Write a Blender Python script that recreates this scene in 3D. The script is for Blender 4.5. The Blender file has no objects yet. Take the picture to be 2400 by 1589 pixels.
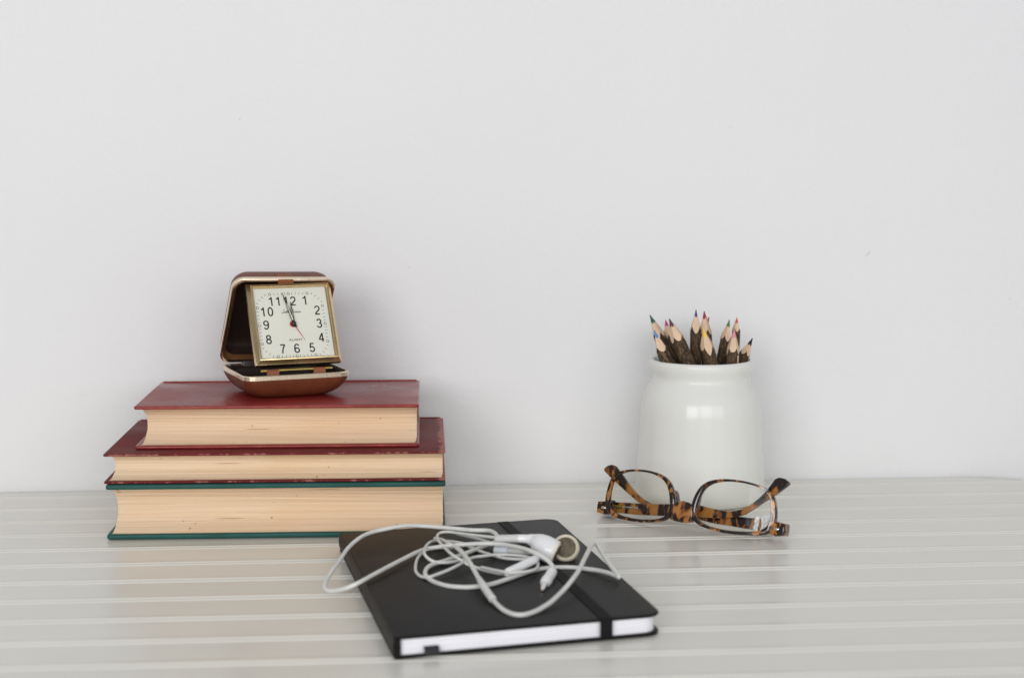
import bpy, bmesh, math, random
from mathutils import Vector, Matrix, noise as mnoise

random.seed(7)
SC = bpy.context.scene
COL = SC.collection
R = math.radians
PI = math.pi

# ------------------------------------------------------------------ camera
CAM_H = 0.2358
cd = bpy.data.cameras.new('camera')
cd.sensor_width = 36.0
cd.lens = 58.5
cd.clip_start, cd.clip_end = 0.02, 60.0
cd.dof.use_dof = True
cd.dof.focus_distance = 1.04
cd.dof.aperture_fstop = 8.5
cam = bpy.data.objects.new('camera', cd)
COL.objects.link(cam)
cam.location = (0, 0, CAM_H)
cam.rotation_euler = (R(90 - 6.5747), 0, 0)
SC.camera = cam

# ------------------------------------------------------------------ light: daylight from wide windows behind the camera, pale room round it
w = bpy.data.worlds.new('World')
SC.world = w
w.use_nodes = True
bg = w.node_tree.nodes['Background']
bg.inputs[0].default_value = (0.97, 0.985, 1.0, 1)
bg.inputs[1].default_value = 0.28

def window_light(name, loc, target, sx, sy, power, col):
    ld = bpy.data.lights.new(name, 'AREA')
    ld.shape = 'RECTANGLE'
    ld.size, ld.size_y = sx, sy
    ld.energy = power
    ld.color = col
    o = bpy.data.objects.new(name, ld)
    COL.objects.link(o)
    o.location = loc
    o.rotation_euler = (Vector(target) - Vector(loc)).to_track_quat('-Z', 'Y').to_euler()
    return o
DAY = (0.995, 0.992, 1.0)
for x_, p_up, p_low in ((-0.95, 25.4, 2.0), (0.30, 18.6, 3.0), (1.50, 10.6, 1.5)):
    window_light('window_light', (x_, -1.55, 0.68), (0.03, 1.1, 0.3), 1.12, 0.98, p_up, DAY)       # upper panes
    window_light('window_light', (x_, -1.55, -0.45), (0.03, 1.1, 0.0), 1.05, 1.0, p_low, DAY)      # lower panes, garden in shade

SC.view_settings.view_transform = 'Standard'
SC.view_settings.look = 'None'
SC.view_settings.exposure = 0.0
SC.view_settings.gamma = 1.0
SC.cycles.use_denoising = True
SC.cycles.max_bounces = 10
SC.cycles.transparent_max_bounces = 16
SC.cycles.caustics_reflective = False
SC.cycles.caustics_refractive = False

# ------------------------------------------------------------------ materials
class NT:
    def __init__(s, name):
        s.m = bpy.data.materials.new(name)
        s.m.use_nodes = True
        s.t = s.m.node_tree
        s.b = s.t.nodes['Principled BSDF']
        s.out = s.t.nodes['Material Output']
        s.tc = None
    def n(s, typ, **kw):
        q = s.t.nodes.new(typ)
        for k, v in kw.items():
            setattr(q, k, v)
        return q
    def l(s, a, b):
        s.t.links.new(a, b)
    def coords(s, scale=(1, 1, 1), rot=(0, 0, 0), loc=(0, 0, 0)):
        if s.tc is None:
            s.tc = s.n('ShaderNodeTexCoord')
        mp = s.n('ShaderNodeMapping')
        mp.inputs['Scale'].default_value = scale
        mp.inputs['Rotation'].default_value = rot
        mp.inputs['Location'].default_value = loc
        s.l(s.tc.outputs['Object'], mp.inputs[0])
        return mp.outputs[0]
    def noise(s, scale, detail=4, rough=0.55, vec=None, dist=0.0):
        q = s.n('ShaderNodeTexNoise')
        q.inputs['Scale'].default_value = scale
        q.inputs['Detail'].default_value = detail
        q.inputs['Roughness'].default_value = rough
        q.inputs['Distortion'].default_value = dist
        s.l(vec if vec is not None else s.coords(), q.inputs['Vector'])
        return q.outputs[0]
    def ramp(s, fac, stops, interp='LINEAR'):
        q = s.n('ShaderNodeValToRGB')
        cr = q.color_ramp
        cr.interpolation = interp
        while len(cr.elements) < len(stops):
            cr.elements.new(0.5)
        for e, (p, c) in zip(cr.elements, stops):
            e.position = p
            e.color = (c[0], c[1], c[2], 1) if not isinstance(c, (int, float)) else (c, c, c, 1)
        s.l(fac, q.inputs[0])
        return q.outputs[0]
    def mix(s, fac, a, b, mode='MIX'):
        q = s.n('ShaderNodeMix', data_type='RGBA', blend_type=mode)
        for sock, v in ((q.inputs[0], fac), (q.inputs[6], a), (q.inputs[7], b)):
            if isinstance(v, (int, float)):
                sock.default_value = v
            elif isinstance(v, tuple):
                sock.default_value = (v[0], v[1], v[2], 1)
            else:
                s.l(v, sock)
        return q.outputs[2]
    def math(s, op, a, b=0.0):
        q = s.n('ShaderNodeMath', operation=op)
        for sock, v in ((q.inputs[0], a), (q.inputs[1], b)):
            if isinstance(v, (int, float)):
                sock.default_value = v
            else:
                s.l(v, sock)
        return q.outputs[0]
    def color(s, v):
        if isinstance(v, tuple):
            s.b.inputs['Base Color'].default_value = (*v, 1)
        else:
            s.l(v, s.b.inputs['Base Color'])
    def set(s, **kw):
        for k, v in kw.items():
            sock = s.b.inputs[k.replace('_', ' ')]
            if isinstance(v, (int, float)):
                sock.default_value = v
            else:
                s.l(v, sock)
    def bump(s, h, strength=0.3, dist=0.0005):
        q = s.n('ShaderNodeBump')
        q.inputs['Strength'].default_value = strength
        q.inputs['Distance'].default_value = dist
        s.l(h, q.inputs['Height'])
        s.l(q.outputs[0], s.b.inputs['Normal'])

def plain(name, col, rough=0.5, metal=0.0, coat=0.0, var=0.12, vscale=60, bump=0.0, bscale=800, bdist=0.0002, spec=0.5):
    t = NT(name)
    f = t.noise(vscale)
    lo = tuple(c * (1 - var) for c in col)
    hi = tuple(min(1, c * (1 + var)) for c in col)
    t.color(t.ramp(f, [(0.3, lo), (0.7, hi)]))
    t.set(Roughness=rough, Metallic=metal, Coat_Weight=coat, Specular_IOR_Level=spec)
    if bump:
        t.bump(t.noise(bscale, 3), bump, bdist)
    return t.m

def mat_wall():
    t = NT('wall_paint')
    f = t.noise(3.0, 3)
    c = t.ramp(f, [(0.3, (0.772, 0.771, 0.780)), (0.7, (0.797, 0.796, 0.804))])
    spots = t.noise(28, 1)
    m = t.ramp(spots, [(0.80, 0.0), (0.83, 1.0)])
    t.color(t.mix(t.math('MULTIPLY', m, 0.25), c, (0.62, 0.58, 0.50)))
    t.set(Roughness=0.75)
    h = t.math('ADD', t.math('MULTIPLY', t.noise(330, 3, 0.6), 0.6), t.noise(130, 2))
    t.bump(h, 0.5, 0.0007)
    return t.m

def mat_table():
    t = NT('table_paint')
    f = t.noise(9.0, 4)
    c = t.ramp(f, [(0.3, (0.79, 0.775, 0.705)), (0.7, (0.83, 0.815, 0.745))])
    sp = t.ramp(t.noise(70, 1), [(0.80, 0.0), (0.83, 1.0)])
    oi = t.n('ShaderNodeObjectInfo')
    c = t.mix(t.math('MULTIPLY', oi.outputs['Random'], 0.10), c, (0.60, 0.57, 0.50))
    br = t.noise(1.0, 3, 0.6, t.coords((7.0, 420.0, 1.0)))
    c = t.mix(t.ramp(br, [(0.50, 0.0), (0.75, 0.10)]), c, (0.55, 0.53, 0.47))
    t.color(t.mix(t.math('MULTIPLY', sp, 0.4), c, (0.40, 0.36, 0.30)))
    v = t.coords((1.0, 6.0, 1.0))
    r = t.ramp(t.noise(14, 4, 0.6, v), [(0.3, 0.20), (0.7, 0.27)])
    t.set(Roughness=r, Specular_IOR_Level=0.5)
    t.bump(t.math('ADD', t.noise(60, 2, 0.5, t.coords((0.25, 1, 1))), t.math('MULTIPLY', t.noise(900, 2), 0.08)), 0.035, 0.0005)
    return t.m

def mat_cloth(name, col, wear=None, rough=0.45, wearcol=(0.55, 0.28, 0.24), dims=None, spec=0.35):
    """book cloth: fine weave, slight fading, worn rim where wear is given"""
    t = NT(name)
    f = t.noise(38, 5, 0.6)
    lo = tuple(c * 0.78 for c in col)
    hi = tuple(c * 1.22 for c in col)
    c = t.ramp(f, [(0.3, lo), (0.7, hi)])
    if wear:
        W, D = dims
        co = t.coords()
        sx = t.n('ShaderNodeSeparateXYZ')
        t.l(co, sx.inputs[0])
        right = t.math('SUBTRACT', W, sx.outputs[0])
        front = sx.outputs[1]
        dr = t.math('MULTIPLY', right, 1 / wear)
        df = t.math('ADD', t.math('MULTIPLY', front, 1 / (wear * 0.22)), 0.56)
        d = t.math('MINIMUM', dr, df)
        nz = t.noise(150, 4, 0.7)
        k = t.math('SUBTRACT', t.math('MULTIPLY', nz, 2.3), d)
        m = t.ramp(k, [(0.60, 0.0), (0.74, 1.0)])
        c = t.mix(t.math('MULTIPLY', m, 0.8), c, wearcol)
    t.color(c)
    rr = t.ramp(t.noise(22, 3, 0.5), [(0.35, rough - 0.10), (0.65, rough + 0.08)])
    t.set(Roughness=rr, Specular_IOR_Level=spec)
    t.bump(t.noise(1500, 2), 0.10, 0.00012)
    return t.m

def mat_pages(name, col):
    t = NT(name)
    v = t.coords((9.0, 9.0, 2600.0))
    f = t.noise(1.0, 3, 0.6, v)
    lo = tuple(c * 0.86 for c in col)
    hi = tuple(min(1, c * 1.08) for c in col)
    c = t.ramp(f, [(0.30, lo), (0.55, col), (0.75, hi)])
    big = t.noise(16, 3, 0.5, t.coords((1, 1, 3)))
    c = t.mix(t.ramp(big, [(0.45, 0.0), (0.75, 0.35)]), c, (0.74, 0.47, 0.27))
    st = t.noise(1.0, 2, 0.5, t.coords((34.0, 34.0, 900.0)))
    c = t.mix(t.ramp(st, [(0.685, 0.0), (0.79, 0.7)]), c, (0.30, 0.17, 0.09))
    sp = t.noise(240, 1)
    c = t.mix(t.ramp(sp, [(0.755, 0.0), (0.80, 0.7)]), c, (0.25, 0.10, 0.05))
    t.color(c)
    t.set(Roughness=0.85)
    t.bump(f, 0.35, 0.0002)
    return t.m

def mat_tortoise(name, scale, squeeze, rot, cut, loc):
    t = NT(name)
    v = t.coords(squeeze, rot, loc)
    f = t.noise(scale, 2.2, 0.5, v, 0.7)
    c = t.ramp(f, [(0.0, (0.008, 0.005, 0.004)), (cut, (0.014, 0.007, 0.005)), (cut + 0.025, (0.16, 0.048, 0.010)), (cut + 0.07, (0.34, 0.135, 0.028)), (1.0, (0.60, 0.34, 0.10))])
    t.color(c)
    t.set(Roughness=0.13, Coat_Weight=0.5, Coat_Roughness=0.04)
    return t.m

def mat_clear(name, tint=(0.985, 0.985, 0.99), refl=0.9, rough=0.02):
    """thin clear sheet: straight-through view plus a surface reflection by Fresnel"""
    t = NT(name)
    fr = t.n('ShaderNodeFresnel')
    fr.inputs['IOR'].default_value = 1.5
    tr = t.n('ShaderNodeBsdfTransparent')
    tr.inputs[0].default_value = (*tint, 1)
    gl = t.n('ShaderNodeBsdfGlossy')
    gl.inputs['Roughness'].default_value = rough
    mx = t.n('ShaderNodeMixShader')
    t.l(t.math('MULTIPLY', fr.outputs[0], refl), mx.inputs[0])
    t.l(tr.outputs[0], mx.inputs[1])
    t.l(gl.outputs[0], mx.inputs[2])
    t.l(mx.outputs[0], t.out.inputs[0])
    return t.m

def mat_film():
    t = NT('crinkled_film')
    f = t.ramp(t.noise(130, 2, 0.5), [(0.44, 0.0), (0.50, 1.0)])
    t.color((0.90, 0.92, 0.95))
    t.set(Roughness=0.22, Coat_Weight=1.0)
    tr = t.n('ShaderNodeBsdfTransparent')
    mx = t.n('ShaderNodeMixShader')
    t.l(t.math('ADD', t.math('MULTIPLY', f, 0.30), 0.68), mx.inputs[0])
    t.l(tr.outputs[0], mx.inputs[1])
    t.l(t.b.outputs[0], mx.inputs[2])
    t.l(mx.outputs[0], t.out.inputs[0])
    return t.m

def mat_bark():
    t = NT('twig_bark')
    f = t.noise(420, 4, 0.65, t.coords((1, 1, 0.4)))
    c = t.ramp(f, [(0.36, (0.014, 0.007, 0.004)), (0.52, (0.070, 0.038, 0.020)), (0.66, (0.20, 0.125, 0.062))])
    li = t.noise(700, 2, 0.6)
    c = t.mix(t.ramp(li, [(0.57, 0.0), (0.66, 0.65)]), c, (0.26, 0.20, 0.085))
    oi = t.n('ShaderNodeObjectInfo')
    c = t.mix(t.math('MULTIPLY', oi.outputs['Random'], 0.5), c, (0.085, 0.045, 0.024))
    pale = t.noise(90, 3, 0.6, t.coords((1, 1, 0.5)))
    c = t.mix(t.ramp(pale, [(0.50, 0.0), (0.64, 0.5)]), c, (0.018, 0.009, 0.006))
    t.color(c)
    t.set(Roughness=0.8)
    t.bump(t.math('ADD', f, t.noise(700, 2)), 0.8, 0.0008)
    return t.m

def mat_wood():
    t = NT('carved_wood')
    f = t.noise(160, 4, 0.6, t.coords((1, 1, 0.12)))
    c = t.ramp(f, [(0.3, (0.62, 0.43, 0.29)), (0.7, (0.80, 0.60, 0.43))])
    k = t.noise(260, 1)
    c = t.mix(t.ramp(k, [(0.78, 0.0), (0.83, 0.8)]), c, (0.20, 0.10, 0.05))
    t.color(c)
    t.set(Roughness=0.7)
    t.bump(f, 0.2, 0.0003)
    return t.m

def mat_gold(name, col, rough):
    t = NT(name)
    v = t.coords((1, 1, 1))
    f = t.noise(30, 3, 0.6, v)
    t.color(t.ramp(t.noise(45, 3), [(0.35, tuple(c * 0.85 for c in col)), (0.65, col)]))
    t.set(Metallic=1.0, Roughness=t.ramp(f, [(0.3, rough * 0.8), (0.7, rough * 1.3)]))
    return t.m

def mat_ceramic():
    t = NT('glazed_ceramic')
    t.color(t.ramp(t.noise(12, 3), [(0.3, (0.755, 0.76, 0.725)), (0.7, (0.785, 0.79, 0.755))]))
    t.set(Roughness=t.ramp(t.noise(25, 3), [(0.3, 0.10), (0.7, 0.17)]), Specular_IOR_Level=0.32)
    t.bump(t.noise(45, 2), 0.05, 0.0006)
    return t.m

M = {}
M['wall'] = mat_wall()
M['table'] = mat_table()
M['tortoise'] = mat_tortoise('tortoiseshell_front', 210, (1, 0.8, 0.8), (0, 0.3, 0.35), 0.535, (0.013, 0.021, 0.004))
M['temple'] = mat_tortoise('tortoiseshell_temple', 165, (1, 0.8, 0.40), (0, -0.45, 0.3), 0.488, (0.004, 0.011, 0.017))
M['lens'] = mat_clear('lens_plastic', (0.955, 0.952, 0.938), 0.12)
M['crystal'] = mat_clear('clock_crystal', (0.995, 0.995, 0.985), 0.35)
M['film'] = mat_film()
M['bark'] = mat_bark()
M['wood'] = mat_wood()
M['ceramic'] = mat_ceramic()
M['gold'] = mat_gold('brushed_gold', (0.80, 0.62, 0.36), 0.26)
M['pale_gold'] = mat_gold('pale_gold', (0.86, 0.72, 0.55), 0.24)
M['dark_gold'] = mat_gold('tarnished_brass', (0.50, 0.38, 0.12), 0.32)
M['leather'] = plain('brown_leatherette', (0.150, 0.042, 0.019), 0.42, 0, 0.05, 0.18, 120, 0.25, 1800, 0.00015, spec=0.35)
M['tab_leather'] = plain('rust_leather', (0.24, 0.070, 0.022), 0.5, 0, 0, 0.15, 200, 0.2, 1500, 0.0002)
M['lining'] = plain('dark_plastic_lining', (0.028, 0.016, 0.012), 0.38, 0, 0, 0.15, 40)
M['copper_lip'] = plain('copper_brown_lip', (0.17, 0.075, 0.025), 0.3, 0.2, 0.3, 0.12, 80)
M['cream_plastic'] = plain('cream_plastic', (0.80, 0.77, 0.69), 0.3, 0, 0.2, 0.05, 200)
M['back_cover'] = plain('rosy_brown_plastic', (0.22, 0.125, 0.095), 0.45, 0, 0, 0.08, 60)
M['dial'] = plain('cream_dial', (0.92, 0.915, 0.83), 0.55, 0, 0, 0.02, 40)
M['print'] = plain('black_print', (0.015, 0.014, 0.012), 0.5, 0, 0, 0.1, 100)
M['black_metal'] = plain('black_lacquer', (0.012, 0.014, 0.011), 0.25, 0, 0.3, 0.1, 100)
M['lume'] = plain('cream_lume', (0.72, 0.72, 0.60), 0.6, 0, 0, 0.05, 200)
M['red_paint'] = plain('red_paint', (0.55, 0.03, 0.035), 0.4, 0, 0, 0.08, 200)
M['nb_cover'] = plain('black_leatherette', (0.0085, 0.0083, 0.0080), 0.44, 0, 0, 0.25, 24, 0.5, 900, 0.0003, spec=0.10)
M['elastic'] = plain('black_elastic', (0.006, 0.006, 0.0065), 0.75, 0, 0, 0.15, 300, 0.4, 2500, 0.0002, spec=0.2)
M['nb_pages'] = plain('white_paper', (0.82, 0.82, 0.87), 0.8, 0, 0, 0.03, 30, 0.2, 1500, 0.0001)
M['ribbon'] = plain('black_ribbon', (0.007, 0.007, 0.010), 0.6, 0, 0, 0.1, 300)
M['cable'] = plain('white_rubber', (0.69, 0.695, 0.66), 0.40, 0, 0.1, 0.10, 90)
M['white_plastic'] = plain('white_plastic', (0.84, 0.845, 0.86), 0.22, 0, 0.3, 0.02, 60)
M['grey_rubber'] = plain('grey_rubber', (0.60, 0.605, 0.585), 0.5, 0, 0, 0.05, 60)
M['aged_plastic'] = plain('yellowed_plastic', (0.74, 0.67, 0.52), 0.3, 0, 0.2, 0.10, 240)
M['blue_white'] = plain('bluish_plastic', (0.68, 0.73, 0.78), 0.35, 0, 0, 0.03, 60)
M['grille'] = plain('grey_brown_mesh', (0.145, 0.115, 0.08), 0.45, 0.35, 0, 0.35, 500, 0.8, 2600, 0.0004)
M['silver'] = mat_gold('silver_metal', (0.80, 0.78, 0.74), 0.18)
M['scuff'] = plain('faint_scuff', (0.66, 0.645, 0.60), 0.8)
LEADS = {'dark_green': (0.012, 0.075, 0.05), 'light_blue': (0.03, 0.22, 0.52), 'magenta': (0.42, 0.02, 0.20), 'burgundy': (0.10, 0.012, 0.03),
         'navy': (0.03, 0.03, 0.19), 'crimson': (0.30, 0.012, 0.03), 'brick_red': (0.42, 0.03, 0.03), 'yellow': (0.80, 0.50, 0.10),
         'green': (0.06, 0.17, 0.035), 'orange_red': (0.55, 0.045, 0.03), 'pink': (0.70, 0.24, 0.30), 'black': (0.018, 0.010, 0.014)}

# ------------------------------------------------------------------ building helpers
def thing(name, label, cat, loc=(0, 0, 0), rotz=0.0, group=None):
    o = bpy.data.objects.new(name, None)
    o.empty_display_size = 0.02
    COL.objects.link(o)
    o.location = loc
    o.rotation_euler = (0, 0, rotz)
    o['label'] = label
    o['category'] = cat
    if group:
        o['group'] = group
    return o

def link(name, me, mat, parent=None, sharp=30):
    if mat is not None and not me.materials:
        me.materials.append(mat)
    if sharp is not None:
        me.shade_smooth()
        me.set_sharp_from_angle(angle=R(sharp))
    o = bpy.data.objects.new(name, me)
    COL.objects.link(o)
    if parent is not None:
        o.parent = parent
    return o

def mesh(name, verts, faces, mat, parent=None, sharp=30, mtx=None):
    me = bpy.data.meshes.new(name)
    me.from_pydata([tuple(mtx @ Vector(v)) if mtx is not None else tuple(v) for v in verts], [], faces)
    me.update()
    bm = bmesh.new()
    bm.from_mesh(me)
    bmesh.ops.remove_doubles(bm, verts=bm.verts, dist=1e-7)
    bmesh.ops.recalc_face_normals(bm, faces=bm.faces)
    bm.to_mesh(me)
    bm.free()
    return link(name, me, mat, parent, sharp)

def rrect(x0, y0, x1, y1, r, seg=6):
    """rounded rectangle outline, r = one radius or four (bl, br, tr, tl)"""
    if isinstance(r, (int, float)):
        r = (r,) * 4
    out = []
    for (cx, cy, a0, rr) in ((x0, y0, PI, r[0]), (x1, y0, 1.5 * PI, r[1]), (x1, y1, 0, r[2]), (x0, y1, 0.5 * PI, r[3])):
        sx = 1 if cx == x0 else -1
        sy = 1 if cy == y0 else -1
        if rr <= 0:
            out.append((cx, cy))
            continue
        for i in range(seg + 1):
            a = a0 + 0.5 * PI * i / seg
            out.append((cx + sx * rr + rr * math.cos(a), cy + sy * rr + rr * math.sin(a)))
    return out

def prism(name, outline, z0, z1, mat, parent=None, bevel=0.0, mtx=None, sharp=35, seg=2):
    bm = bmesh.new()
    lo = [bm.verts.new((x, y, z0)) for x, y in outline]
    hi = [bm.verts.new((x, y, z1)) for x, y in outline]
    n = len(outline)
    bm.faces.new(lo[::-1])
    bm.faces.new(hi)
    for i in range(n):
        bm.faces.new((lo[i], lo[(i + 1) % n], hi[(i + 1) % n], hi[i]))
    bmesh.ops.recalc_face_normals(bm, faces=bm.faces)
    if bevel:
        ed = [e for e in bm.edges if abs(e.verts[0].co.z - e.verts[1].co.z) < 1e-9]
        bmesh.ops.bevel(bm, geom=ed, offset=bevel, segments=seg, profile=0.5, affect='EDGES', clamp_overlap=True)
    me = bpy.data.meshes.new(name)
    if mtx is not None:
        bmesh.ops.transform(bm, matrix=mtx, verts=bm.verts)
    bm.to_mesh(me)
    bm.free()
    return link(name, me, mat, parent, sharp)

def lathe(name, prof, mat, parent=None, seg=64, mtx=None, sharp=40):
    verts, faces = [], []
    n = len(prof)
    for i in range(seg):
        a = 2 * PI * i / seg
        for r_, z in prof:
            verts.append((r_ * math.cos(a), r_ * math.sin(a), z))
    for i in range(seg):
        j = (i + 1) % seg
        for k in range(n - 1):
            faces.append((i * n + k, j * n + k, j * n + k + 1, i * n + k + 1))
    return mesh(name, verts, faces, mat, parent, sharp, mtx)

def loft(name, rings, mat, parent=None, cap0=True, cap1=True, mtx=None, sharp=35, closed=True):
    verts, faces = [], []
    n = len(rings[0])
    for rg in rings:
        verts += [tuple(p) for p in rg]
    for k in range(len(rings) - 1):
        for i in range(n if closed else n - 1):
            j = (i + 1) % n
            faces.append((k * n + i, k * n + j, (k + 1) * n + j, (k + 1) * n + i))
    if cap0:
        faces.append(tuple(range(n))[::-1])
    if cap1:
        b = (len(rings) - 1) * n
        faces.append(tuple(range(b, b + n)))
    return mesh(name, verts, faces, mat, parent, sharp, mtx)

def catmull(P, per=8):
    P = [Vector(p) for p in P]
    Q = [P[0] * 2 - P[1]] + P + [P[-1] * 2 - P[-2]]
    out = []
    for i in range(1, len(Q) - 2):
        a, b, c, d = Q[i - 1], Q[i], Q[i + 1], Q[i + 2]
        for k in range(per):
            t = k / per
            out.append(0.5 * ((2 * b) + (c - a) * t + (2 * a - 5 * b + 4 * c - d) * t * t + (3 * b - a - 3 * c + d) * t ** 3))
    out.append(P[-1].copy())
    return out

def tube(name, path, rad, mat, parent=None, sides=12, sharp=60, mtx=None, round_end=False):
    """swept circle; rad = one radius or one per path point"""
    n = len(path)
    rr = [rad] * n if isinstance(rad, (int, float)) else list(rad)
    pts = [Vector(p) for p in path]
    T = [(pts[min(i + 1, n - 1)] - pts[max(i - 1, 0)]).normalized() for i in range(n)]
    up = Vector((0, 0, 1)) if abs(T[0].z) < 0.9 else Vector((1, 0, 0))
    N = (up - T[0] * up.dot(T[0])).normalized()
    rings = []
    for i in range(n):
        N = (N - T[i] * N.dot(T[i])).normalized()
        B = T[i].cross(N)
        rings.append([pts[i] + (N * math.cos(2 * PI * k / sides) + B * math.sin(2 * PI * k / sides)) * rr[i] for k in range(sides)])
    return loft(name, rings, mat, parent, True, True, mtx, sharp)

def mm(a):
    return [tuple(c / 1000 for c in p) for p in a]
RIM_IN=[(9.71,16.87),(9.17,14.27),(8.92,11.54),(9.30,8.83),(10.78,6.52),(13.20,4.88),(15.95,3.84),(18.61,3.20),(21.07,2.81),(23.28,2.55),(25.28,2.34),(27.13,2.17),(28.90,2.07),(30.61,2.04),(32.28,2.05),(33.95,2.06),(35.65,2.10),(37.40,2.22),(39.24,2.42),(41.24,2.60),(43.47,2.83),(45.90,3.24),(48.55,3.89),(51.29,4.92),(53.67,6.56),(55.18,8.85),(55.76,11.51),(55.84,14.21),(55.76,16.87),(55.53,19.49),(55.08,22.07),(54.30,24.57),(52.91,26.80),(50.78,28.49),(48.22,29.58),(45.69,30.28),(43.37,30.78),(41.24,31.12),(39.25,31.35),(37.41,31.53),(35.65,31.65),(33.95,31.67),(32.28,31.67),(30.61,31.66),(28.92,31.57),(27.19,31.41),(25.38,31.20),(23.49,30.85),(21.52,30.36),(19.45,29.70),(17.35,28.77),(15.35,27.51),(13.58,25.87),(12.17,23.90),(11.15,21.69),(10.39,19.33)]
RIM_OUT=[(6.06,16.56),(5.77,13.56),(5.99,10.53),(6.84,7.62),(8.57,5.09),(11.23,3.26),(14.33,2.16),(17.34,1.51),(20.03,1.06),(22.43,0.72),(24.64,0.48),(26.68,0.26),(28.62,0.08),(30.52,0.02),(32.38,0.01),(34.25,0.02),(36.15,0.07),(38.13,0.15),(40.22,0.28),(42.51,0.45),(45.06,0.66),(47.97,0.97),(51.27,1.49),(54.56,2.62),(56.98,4.72),(58.29,7.49),(58.93,10.50),(59.13,13.55),(58.89,16.56),(58.37,19.49),(57.72,22.34),(56.75,25.09),(55.11,27.50),(52.73,29.34),(49.99,30.60),(47.26,31.43),(44.69,31.99),(42.32,32.37),(40.13,32.64),(38.08,32.85),(36.13,32.99),(34.24,33.07),(32.38,33.11),(30.52,33.10),(28.62,33.04),(26.66,32.91),(24.62,32.69),(22.45,32.37),(20.13,31.92),(17.70,31.24),(15.20,30.26),(12.80,28.86),(10.74,26.98),(9.07,24.72),(7.77,22.18),(6.77,19.45)]
GPOSE=[0.58343, 0.00925, 0.25493, 0.01135, 0.10869, 1.01617]
TEMPLE_A=[(-60.28,10.98),(-39.04,11.96),(-19.87,13.61),(1.87,15.66),(7.30,15.03),(15.69,14.07),(21.72,13.79),(27.89,14.46),(33.18,16.09),(38.39,19.29),(43.30,23.75),(48.06,29.23),(50.73,33.54),(52.63,36.51),(55.02,37.79),(59.00,37.39),(62.05,35.35),(62.36,34.21),(60.20,32.16),(53.06,26.08),(47.07,21.79),(40.85,16.79),(35.56,13.19),(29.50,10.94),(19.30,8.75),(11.12,8.38),(2.87,8.00),(-19.16,6.10),(-38.04,4.68),(-54.60,4.40),(-59.35,4.44)]
TEMPLE_B=[(51.70,11.19),(45.36,11.79),(33.33,11.51),(19.33,11.57),(4.64,10.76),(-10.42,11.01),(-22.65,11.32),(-32.43,13.01),(-37.98,14.90),(-43.80,18.15),(-49.87,22.87),(-55.38,28.36),(-59.64,32.41),(-62.15,34.41),(-64.80,35.00),(-67.84,33.87),(-70.12,31.78),(-69.57,30.20),(-65.44,27.10),(-58.95,22.99),(-50.95,17.97),(-43.08,13.39),(-34.78,9.74),(-22.07,7.02),(-9.88,7.00),(0.10,6.63),(13.22,5.28),(24.57,4.96),(34.21,4.47),(46.29,4.28),(52.52,4.47)]
MAIN_A=[(-8.09,909.13,20.50),(-9.83,916.78,20.50),(-13.55,924.79,20.00),(-22.57,928.00,19.50),(-36.45,935.50,19.00),(-50.15,940.15,19.00),(-61.72,936.57,20.00),(-72.45,932.71,19.00),(-80.81,927.53,18.00),(-86.08,918.73,17.00),(-90.89,903.79,15.00),(-94.50,881.30,12.00),(-97.05,866.29,10.00),(-98.24,856.31,8.00),(-98.15,852.48,6.50),(-95.07,847.55,6.00),(-87.44,839.82,9.00),(-79.90,837.71,12.50),(-73.01,848.33,14.00),(-64.35,870.21,14.00),(-56.81,888.42,14.00),(-52.05,899.03,14.00),(-47.35,903.86,14.50),(-37.69,899.55,17.00),(-29.57,896.34,18.50),(-21.84,896.75,19.00),(-13.16,897.64,19.00),(-4.44,893.20,19.50),(4.16,882.25,20.50),(10.50,871.60,21.00),(15.87,865.32,20.00),(19.64,861.31,18.00),(21.59,857.40,16.00),(21.49,853.42,14.50)]
THIN_A=[(-8.06,905.89,20.30),(-20.98,921.77,18.00),(-31.27,933.92,16.50),(-37.57,938.71,16.00),(-41.48,940.31,15.00),(-42.74,933.41,15.00),(-42.03,922.96,15.50),(-39.59,908.09,16.50),(-35.65,889.66,17.50),(-31.65,875.21,18.00),(-28.07,870.80,17.00),(-24.96,870.40,15.00),(-21.21,869.88,13.50),(-16.36,866.25,12.80),(-11.31,862.03,12.50),(-6.31,858.47,12.50),(-2.25,857.43,13.00),(0.00,858.02,14.00)]
THIN_B=[(-31.69,946.13,13.00),(-23.83,938.68,13.00),(-18.81,933.43,13.00),(-13.63,924.71,13.50),(-7.19,914.90,14.00),(1.19,905.90,14.00),(8.25,900.00,14.00)]
THIN_C=[(-33.55,915.03,12.50),(-43.57,914.03,12.50),(-48.15,910.04,12.50),(-50.54,899.25,12.50),(-51.78,889.90,12.20),(-51.93,876.21,12.00),(-51.04,864.73,11.80),(-48.90,856.74,11.80),(-46.36,851.71,12.20),(-43.21,848.66,13.00),(-38.94,852.87,13.50),(-34.44,858.02,14.00),(-30.09,862.65,15.00),(-26.75,868.43,15.50),(-23.87,875.83,15.50),(-20.18,884.99,14.50),(-15.50,889.76,14.00),(-8.67,894.65,13.50),(0.00,895.79,13.00),(7.02,892.43,13.00),(12.07,885.77,13.00),(14.00,875.39,13.50),(12.65,861.59,14.00),(8.30,854.66,14.50),(2.01,850.61,15.00),(-2.45,850.61,15.00),(-8.99,856.97,14.50),(-16.34,865.20,14.00)]
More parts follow.
